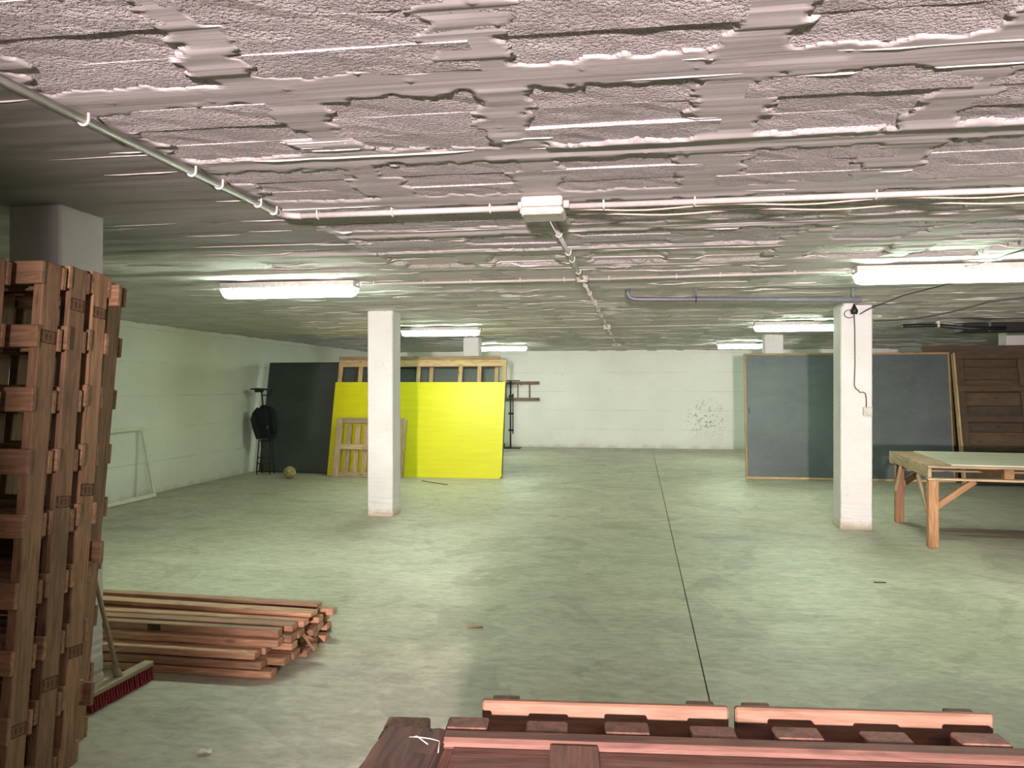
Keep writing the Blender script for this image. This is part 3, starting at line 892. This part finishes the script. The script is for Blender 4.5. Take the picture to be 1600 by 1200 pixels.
# ================================================================== BROOM
t = thing('push_broom', 'push broom with red bristles leaning against the column', 'broom', (-2.74, 3.80, 0), (0, 0, R(90 - 3)))
brd('broom_head', (0.50, 0.062, 0.03), (0.02, 0, 0.085), BROOMW, t, ch=0.006)
rb = random.Random(4)
bm = bmesh.new()
for i in range(24):
    for j in range(5):
        x = -0.215 + i * 0.0204; y = -0.026 + j * 0.013
        bm_tube(bm, [(x, y, 0.072), (x + rb.uniform(-.004, .004), y * 1.35 + rb.uniform(-.004, .004), 0.002)], [0.0045, 0.0075], 5)
tag(from_bm('bristles', bm, RED, t), 'dense red bristle tufts', kind='stuff')
tube('handle', [(0.02, 0.0, 0.095), (0.01, 0.12, 0.55), (-0.01, 0.285, 1.22)], 0.0125, BROOMW, t, 10)
tube('socket', [(0.02, -0.004, 0.09), (0.018, 0.035, 0.17)], [0.022, 0.016], BROOMW, t, 10)

# ================================================================== WHITE FRAME ON THE LEFT WALL
t = thing('white_frame', 'empty white wooden frame leaning against the long wall', 'frame', (-7.08, 10.72, 0), (0, 0, R(90)))
# local x -> world y, local y -> world -x (towards the wall)
lean = math.atan2(0.21, 1.04)
FW, FH = 1.9, 1.06
def lz(s): return (math.sin(lean) * s, math.cos(lean) * s)
for nm, s in (('bottom_rail', 0.028), ('top_rail', FH - 0.028)):
    a, b_ = lz(s); brd(nm, (FW, 0.03, 0.055), (-FW / 2, a, b_ + 0.004), WHITEPAINT, t, rot=(-lean, 0, 0), ch=0.004)
for x in (-0.0275, -FW + 0.0275):
    a, b_ = lz(FH / 2); brd('stile', (0.055, 0.028, FH - 0.12), (x, a, b_ + 0.004), WHITEPAINT, t, rot=(-lean, 0, 0), ch=0.004)

# ================================================================== LEANING BOARDS, FAR LEFT
def m_chalk(name, c1, c2, dust):
    m, nt, b = newmat(name)
    tc = N(nt, 'ShaderNodeTexCoord'); P = tc.outputs['Object']
    f = noise(nt, mapping(nt, P, (0.9, 1, 1.4)), 1.4, 6, 0.65, 0.8)
    col = ramp(nt, f, [(0.3, c1), (0.7, c2)])
    st = ramp(nt, noise(nt, mapping(nt, P, (3, 1, 7)), 1.2, 5, 0.7, 2.5), [(0.55, 0.0), (0.8, 1.0)])
    col = mixc(nt, math_n(nt, 'MULTIPLY', st, dust), col, (0.45, 0.48, 0.48))
    nt.links.new(col, b.inputs['Base Color'])
    b.inputs['Roughness'].default_value = 0.55
    return m
M_CHALKL = m_chalk('chalkboard_dark', (0.036, 0.045, 0.042), (0.050, 0.061, 0.056), 0.05)
M_CHALKR = m_chalk('chalkboard_grey', (0.058, 0.073, 0.074), (0.088, 0.106, 0.110), 0.10)

def leaning(name, label, cat, x0, y0, lean_m, height):
    a = math.asin(lean_m / height)
    return thing(name, label, cat, (x0, y0, 0.0), (-a, 0, 0))
t = leaning('chalkboard', 'large dark slate board leaning behind the stool with the jacket', 'chalkboard', -7.17, 14.10, 0.47, 2.16)
brd('panel', (4.6, 0.025, 2.13), (2.3, 0.018, 1.08), M_CHALKL, t)
for z in (0.012, 2.152): brd('edge_strip', (4.6, 0.032, 0.02), (2.3, 0.018, z), BLACK, t)
for x in (0.008, 4.592): brd('edge_strip', (0.016, 0.032, 2.10), (x, 0.018, 1.08), BLACK, t)

def timber_frame(label, x0, x1, y0, lean_m, Hh, posts, dz, dep):
    t = leaning('timber_frame', label, 'frame', x0, y0, lean_m, Hh)
    L = x1 - x0
    brd('top_rail', (L, dep, 0.125), (L / 2, dep / 2, Hh - 0.0625), W_FRAME, t)
    brd('middle_rail', (L, dep, 0.075), (L / 2, dep / 2, dz), W_FRAME, t)
    brd('bottom_rail', (L, dep, 0.10), (L / 2, dep / 2, 0.05), W_FRAME, t)
    for p in posts:
        brd('post', (0.075, dep * 0.9, Hh - 0.23), (p, dep / 2, Hh / 2 - 0.01), W_FRAME, t)
    return t
timber_frame('pale timber frame with many uprights standing behind the yellow board', -5.66, -2.40, 13.87, 0.52, 2.20, [0.04, 0.44, 0.98, 1.58, 2.39, 2.75, 3.22], 1.735, 0.06)
timber_frame('longer timber frame standing directly against the dark slate board', -5.70, -2.56, 13.955, 0.54, 2.28, [0.04, 1.1, 1.85, 3.10], 1.72, 0.055)

def m_yellow():
    m, nt, b = newmat('yellow_paint')
    tc = N(nt, 'ShaderNodeTexCoord'); P = tc.outputs['Object']
    f = noise(nt, mapping(nt, P, (0.8, 1, 9)), 1.6, 4, 0.6)
    col = ramp(nt, f, [(0.3, (0.52, 0.50, 0.001)), (0.7, (0.60, 0.57, 0.002))])
    nt.links.new(col, b.inputs['Base Color']); b.inputs['Roughness'].default_value = 0.45
    return m
t = leaning('yellow_board', 'big bright yellow painted board leaning behind the column', 'board', -5.66, 13.78, 0.42, 1.77)
bm = bmesh.new()
prof = [(0, 0), (3.22, 0), (3.26, 0.04), (3.26, 1.77), (0, 1.77)]
a = [bm.verts.new((x, 0, z)) for x, z in prof]; b_ = [bm.verts.new((x, 0.03, z)) for x, z in prof]
bm.faces.new(a); bm.faces.new(list(reversed(b_)))
for i in range(5): bm.faces.new((a[i], b_[i], b_[(i + 1) % 5], a[(i + 1) % 5]))
bmesh.ops.recalc_face_normals(bm, faces=bm.faces)
from_bm('panel', bm, m_yellow(), t)
brd('edge_strip', (0.012, 0.034, 1.66), (3.267, 0.016, 0.93), BLACK, t)
brd('edge_strip', (3.2, 0.02, 0.06), (1.62, 0.04, 0.08), W_FRAME, t)

# small pallet in front
t = leaning('wooden_pallet', 'small pale slatted pallet leaning on the yellow board', 'pallet', -5.48, 13.55, 0.27, 1.10)
PW, PH = 1.32, 1.10
for x in (0.055, PW - 0.055): brd('side_beam', (0.11, 0.10, PH), (x, 0.05, PH / 2), W_PALE, t, ch=0.01)
for z in (0.055, 0.56, PH - 0.05): brd('cross_rail', (PW - 0.22, 0.05, 0.10), (PW / 2, 0.03, z), W_PALE, t)
for k in range(6):
    x = 0.24 + k * 0.165
    brd('slat', (0.09, 0.02, 0.95), (x, 0.068, 0.52), W_PALE, t)

# ------------------------------------------------------------------ step stool with a tall handle, jacket
SXY = (-6.90, 13.84)
t = thing('step_stool', 'black metal step stool with tall handle post before the slate board', 'step stool', (SXY[0], SXY[1], 0), (0, 0, R(-4)))
for s in (-1, 1):
    tube('leg', [(s * 0.125, -0.10 if s < 0 else -0.06, 0.0), (s * 0.115, -0.02, 0.68)], 0.012, BLACK, t, 8)
    tube('leg', [(s * 0.125, 0.10, 0.0), (s * 0.115, 0.05, 0.68)], 0.010, BLACK, t, 8)
for z in (0.05, 0.20, 0.31, 0.62):
    tube('rung', [(-0.12, -0.07 + z * 0.06, z), (0.12, -0.05 + z * 0.06, z)], 0.010, BLACK, t, 8)
brd('platform', (0.28, 0.16, 0.025), (0, 0.01, 0.69), BLACK, t)
tube('handle_post', [(-0.02, 0.03, 0.69), (-0.06, 0.03, 1.2), (-0.10, 0.03, 1.58)], 0.014, BLACK, t, 8)
brd('tray', (0.36, 0.20, 0.022), (-0.09, 0.02, 1.59), BLACK, t, rot=(R(4), R(2), 0))
brd('tray_clamp', (0.12, 0.12, 0.05), (-0.14, 0.02, 1.555), BLACK, t)
tube('handle_bar', [(-0.09, 0.03, 1.475), (0.10, 0.03, 1.475)], 0.011, BLACK, t, 8)
tube('handle_bar', [(0.10, 0.03, 1.475), (0.105, 0.03, 1.56)], 0.011, BLACK, t, 8)
# jacket: body with folds, two sleeves
t = thing('jacket', 'black jacket hung over the tall post of the step stool', 'jacket', (SXY[0] + 0.02, SXY[1] - 0.03, 0.66), (0, 0, R(-4)))
bm = bmesh.new()
nz, na = 26, 44
rings = []
for i in range(nz):
    s = i / (nz - 1)
    z = 0.03 + 0.58 * s
    wx = 0.165 + 0.035 * math.sin(s * 2.6) - 0.10 * max(0, (s - 0.82) / 0.18) ** 1.5
    wy = 0.085 + 0.02 * math.sin(s * 3) - 0.045 * max(0, (s - 0.8) / 0.2)
    ring = []
    for k in range(na):
        th = 2 * math.pi * k / na
        f = 1 + 0.09 * math.sin(5 * th + 2.2 * math.sin(3 * s)) * (1 - 0.6 * s) + 0.05 * math.sin(11 * th + 5 * s)
        lowz = 0.035 * math.sin(3 * th) * (1 - s)
        ring.append(bm.verts.new((wx * f * math.cos(th) + 0.03 * (1 - s), wy * f * math.sin(th), z + lowz)))
    rings.append(ring)
for i in range(nz - 1):
    for k in range(na):
        bm.faces.new((rings[i][k], rings[i][(k + 1) % na], rings[i + 1][(k + 1) % na], rings[i + 1][k]))
bm.faces.new(rings[-1]); bm.faces.new(list(reversed(rings[0])))
from_bm('jacket_body', bm, CLOTH, t, True)
tube('sleeve', [(-0.12, -0.02, 0.56), (-0.19, -0.03, 0.46), (-0.22, -0.04, 0.36), (-0.17, -0.06, 0.22), (-0.12, -0.07, 0.08), (-0.10, -0.07, 0.01)], [0.055, 0.065, 0.06, 0.062, 0.055, 0.05], CLOTH, t, 12)
tube('sleeve', [(0.11, -0.02, 0.56), (0.17, -0.03, 0.46), (0.20, -0.04, 0.32), (0.215, -0.05, 0.2), (0.22, -0.05, 0.13)], [0.055, 0.062, 0.058, 0.055, 0.05], CLOTH, t, 12)
tube('collar', [(-0.08, -0.03, 0.585), (-0.03, -0.06, 0.615), (0.04, -0.06, 0.615), (0.09, -0.03, 0.585)], 0.022, CLOTH, t, 8)
brd('badge', (0.03, 0.006, 0.045), (0.105, -0.112, 0.22), GREYPIPE, t, rot=(0, 0, R(12)))

# ------------------------------------------------------------------ ball
BALLM = m_plain('ball_leather', (0.46, 0.36, 0.17), 0.55, var=0.12, scale=14)
BALLD = m_plain('ball_dark_patch', (0.07, 0.07, 0.05), 0.6)
bm = bmesh.new()
bmesh.ops.create_icosphere(bm, subdivisions=5, radius=0.11)
ph = (1 + 5 ** 0.5) / 2
icv = [Vector(v).normalized() for a_ in (-1, 1) for b2 in (-ph, ph) for v in ((0, a_, b2), (a_, b2, 0), (b2, 0, a_))]
dod = []
iv = icv
for i in range(12):
    for j in range(i + 1, 12):
        for k in range(j + 1, 12):
            if min(iv[i].dot(iv[j]), iv[j].dot(iv[k]), iv[i].dot(iv[k])) > 0.4: dod.append((iv[i] + iv[j] + iv[k]).normalized())
for v in bm.verts:
    d = v.co.normalized()
    l = sorted([math.acos(max(-1, min(1, d.dot(c)))) * 1.13 for c in icv] + [math.acos(max(-1, min(1, d.dot(c)))) for c in dod])
    g = min(1, (l[1] - l[0]) / 0.07)
    v.co = d * (0.1075 + 0.0025 * g ** 0.5)
o = from_bm('football', bm, BALLM, None, True)
o.data.materials.append(BALLD)
for p in o.data.polygons:
    c = Vector(p.center).normalized()
    l = sorted([(math.acos(max(-1, min(1, c.dot(q)))) * 1.13, 1) for q in icv] + [(math.acos(max(-1, min(1, c.dot(q)))), 0) for q in dod])
    if l[1][0] - l[0][0] < 0.05 or (l[0][1] and abs(hash(round(l[0][0] * 0)))): p.material_index = 1 if l[1][0] - l[0][0] < 0.05 else 0
o.location = (-6.12, 13.2, 0.11); o.rotation_euler = (0.5, 0.3, 0.9)
tag(o, 'worn beige football lying on the floor by the slate board', 'ball')

# ------------------------------------------------------------------ wall ladder and black stand at the end wall
t = thing('wooden_ladder', 'old wooden ladder hung sideways on the white end wall', 'ladder', (-2.62, YB - 0.06, 1.29))
for z in (0, 0.44): brd('side_rail', (2.6, 0.045, 0.085), (-1.3, 0, z), W_LADDER, t, ch=0.006)
for k in range(8): tube('rung', [(-0.27 - k * 0.32, 0, 0.03), (-0.27 - k * 0.32, 0, 0.41)], 0.018, W_LADDER, t, 8)
for x in (-0.5, -2.0): brd('wall_hook', (0.03, 0.09, 0.03), (x, 0.02, 0.40), BLACK, t)
t = thing('black_stand', 'slim black stand with a flat top tray by the ladder', 'stand', (-3.33, 20.55, 0))
brd('base', (0.42, 0.30, 0.03), (0.06, 0, 0.015), BLACK, t)
tube('pole', [(0, 0, 0.02), (0, 0, 1.78)], 0.02, BLACK, t, 8)
tube('slide_rod', [(0.065, -0.02, 0.38), (0.065, -0.02, 1.45)], 0.014, BLACK, t, 8)
for z in (0.48, 0.92, 1.38): tube('knob', [(-0.05, -0.02, z), (0.085, -0.02, z)], 0.028, BLACK, t, 8)
brd('tray', (0.42, 0.28, 0.03), (0.02, 0, 1.79), BLACK, t)
brd('foot_box', (0.10, 0.14, 0.13), (-0.20, -0.02, 0.065), BLACKP, t)

# ================================================================== RIGHT SIDE BOARDS
t = leaning('chalkboard', 'grey chalkboard with thin wooden frame standing behind the switch box column', 'chalkboard', 1.885, 14.42, 0.30, 2.25)
CW = 3.46
brd('panel', (CW - 0.05, 0.02, 2.19), (CW / 2, 0.02, 1.13), M_CHALKR, t)
for z, hgt in ((0.025, 0.04), (2.24, 0.035)): brd('frame_rail', (CW, 0.04, hgt), (CW / 2, 0.02, z), W_FRAME, t)
for x, wv in ((0.017, 0.035), (CW - 0.017, 0.025)): brd('frame_stile', (wv, 0.038, 2.18), (x, 0.02, 1.13), W_FRAME, t)
brd('handle', (0.02, 0.02, 0.10), (0.08, -0.01, 1.22), BLACK, t)

t = leaning('plywood_board', 'plain brown wooden sheet standing behind the crate panel', 'panel', 4.95, 14.72, 0.12, 2.36)
brd('sheet', (3.4, 0.03, 2.36), (1.7, 0.015, 1.18), W_CRATE, t)
# crate panel with rails and cells
t = leaning('crate_panel', 'large dark brown crate side with battens leaning beside the grey chalkboard', 'panel', 5.40, 14.12, 0.50, 2.28)
CL, CH = 2.6, 2.28
for k in range(10):
    brd('plank', (CL - 0.02, 0.022, 0.222), (CL / 2, 0.09 + (0.004 if k % 2 else 0), 0.115 + k * 0.227), W_CRATE, t)
for z in (0.05, 0.62, 1.12, 1.65, CH - 0.055): brd('batten', (CL, 0.07, 0.105), (CL / 2, 0.04, z), W_CRATE, t)
for x in (0.055, 1.04, 2.0, CL - 0.055): brd('stile', (0.11, 0.065, CH - 0.22), (x, 0.045, CH / 2), W_CRATE, t)
brd('edge_board', (0.028, 0.12, CH), (-0.018, 0.06, CH / 2), W_FRAME, t)
brd('base_skid', (2.5, 0.10, 0.07), (1.25, -0.06, 0.04), BLACK, t)

# ================================================================== WORK TABLE
t = thing('work_table', 'wooden work table made of a pallet on braced legs', 'table', (2.91, 8.57, 0), (0, 0, R(-5.7)))
TL, TD = 2.3, 1.90
ZT = 0.85
# legs
for (x, y) in ((0.055, 0.055), (0.055, TD - 0.30), (TL - 0.06, 0.055), (TL - 0.06, TD - 0.30)):
    brd('leg', (0.095, 0.10, 0.69), (x, y, 0.345), W_TABLE, t, ch=0.006)
# bottom deck boards, beams, top deck boards
for y in (0.05, TD / 2, TD - 0.05): brd('bottom_board', (TL, 0.10, 0.022), (TL / 2, y, 0.702), W_PALE, t)
brd('end_beam', (0.036, TD, 0.10), (0.018, TD / 2, 0.764), W_PALE, t, ch=0.006)
brd('end_beam', (0.06, TD, 0.10), (TL - 0.03, TD / 2, 0.765), W_PALE, t, ch=0.006)
for x in (0.75, 1.5): brd('inner_beam', (0.09, TD - 0.1, 0.095), (x, TD / 2, 0.762), W_TABLE, t)
for k in range(11):
    brd('top_board', (TL, 0.125, 0.022), (TL / 2, 0.0625 + k * 0.1775, 0.826), W_PALE, t, rot=(0, 0, R(random.uniform(-.2, .2))))
# braces
bar('brace', (0.09, 0.055, 0.42), (0.44, 0.055, 0.69), 0.045, 0.06, W_TABLE, t, up=(0, 0, 1))
bar('brace', (0.09, TD - 0.30, 0.46), (0.40, TD - 0.30, 0.69), 0.045, 0.06, W_TABLE, t)
bar('brace', (0.02, 0.11, 0.36), (0.02, 0.52, 0.69), 0.03, 0.05, W_PALE, t)
bar('brace', (0.005, TD - 0.36, 0.40), (0.005, TD - 0.62, 0.70), 0.025, 0.05, W_PALE, t)
# plywood sheet on top
PLY = m_wood('plywood', (0.66, 0.62, 0.50), (0.50, 0.46, 0.36), knots=False)
o = brd('plywood_sheet', (2.0, 1.74, 0.014), (0, 0, 0), PLY, None, ch=0.002)
mt = Matrix.Translation((2.91, 8.57, 0)) @ Euler((0, 0, R(-5.7))).to_matrix().to_4x4()
o.location = mt @ Vector((0.24 + 1.0, 0.03 + 0.87, 0.8455)); o.rotation_euler = (0, 0, R(-6.6))
tag(o, 'pale plywood sheet lying on the pallet work table', 'sheet')

# ================================================================== DEBRIS
def stick(name, p, ang, L, w, th, mat, label, cat='stick'):
    o = brd(name, (L, w, th), (p[0], p[1], th / 2 + 0.001), mat, None, rot=(0, 0, R(ang)), ch=0.002)
    return tag(o, label, cat)
stick('wood_chip', (-1.10, 5.27), 12, 0.11, 0.025, 0.008, W_PILE, 'small reddish wood chip alone on the floor before the plank pile', 'chip')
stick('wood_stick', (-4.03, 5.35), -14, 0.16, 0.018, 0.01, BLACK, 'short black stick on the floor behind the plank pile', 'stick')
stick('wood_stick', (-3.42, 13.0), -40, 0.75, 0.02, 0.012, W_LADDER, 'long thin stick on the floor before the yellow board', 'stick')
stick('wood_chip', (2.0, 7.0), 5, 0.10, 0.02, 0.008, W_LADDER, 'dark wood chip on the floor before the switch box column', 'chip')
rp = random.Random(3)
bm = bmesh.new()
bmesh.ops.create_grid(bm, x_segments=6, y_segments=4, size=0.5)
for v in bm.verts: v.co = Vector((v.co.x * 0.06, v.co.y * 0.03, 0.006 + rp.uniform(0, 0.012)))
o = from_bm('paper_scrap', bm, WHITEPAINT); o.location = (-1.92, 3.27, 0.0); o.rotation_euler = (0, 0, 0.4)
tag(o, 'crumpled white paper scrap on the floor near the broom', 'paper')
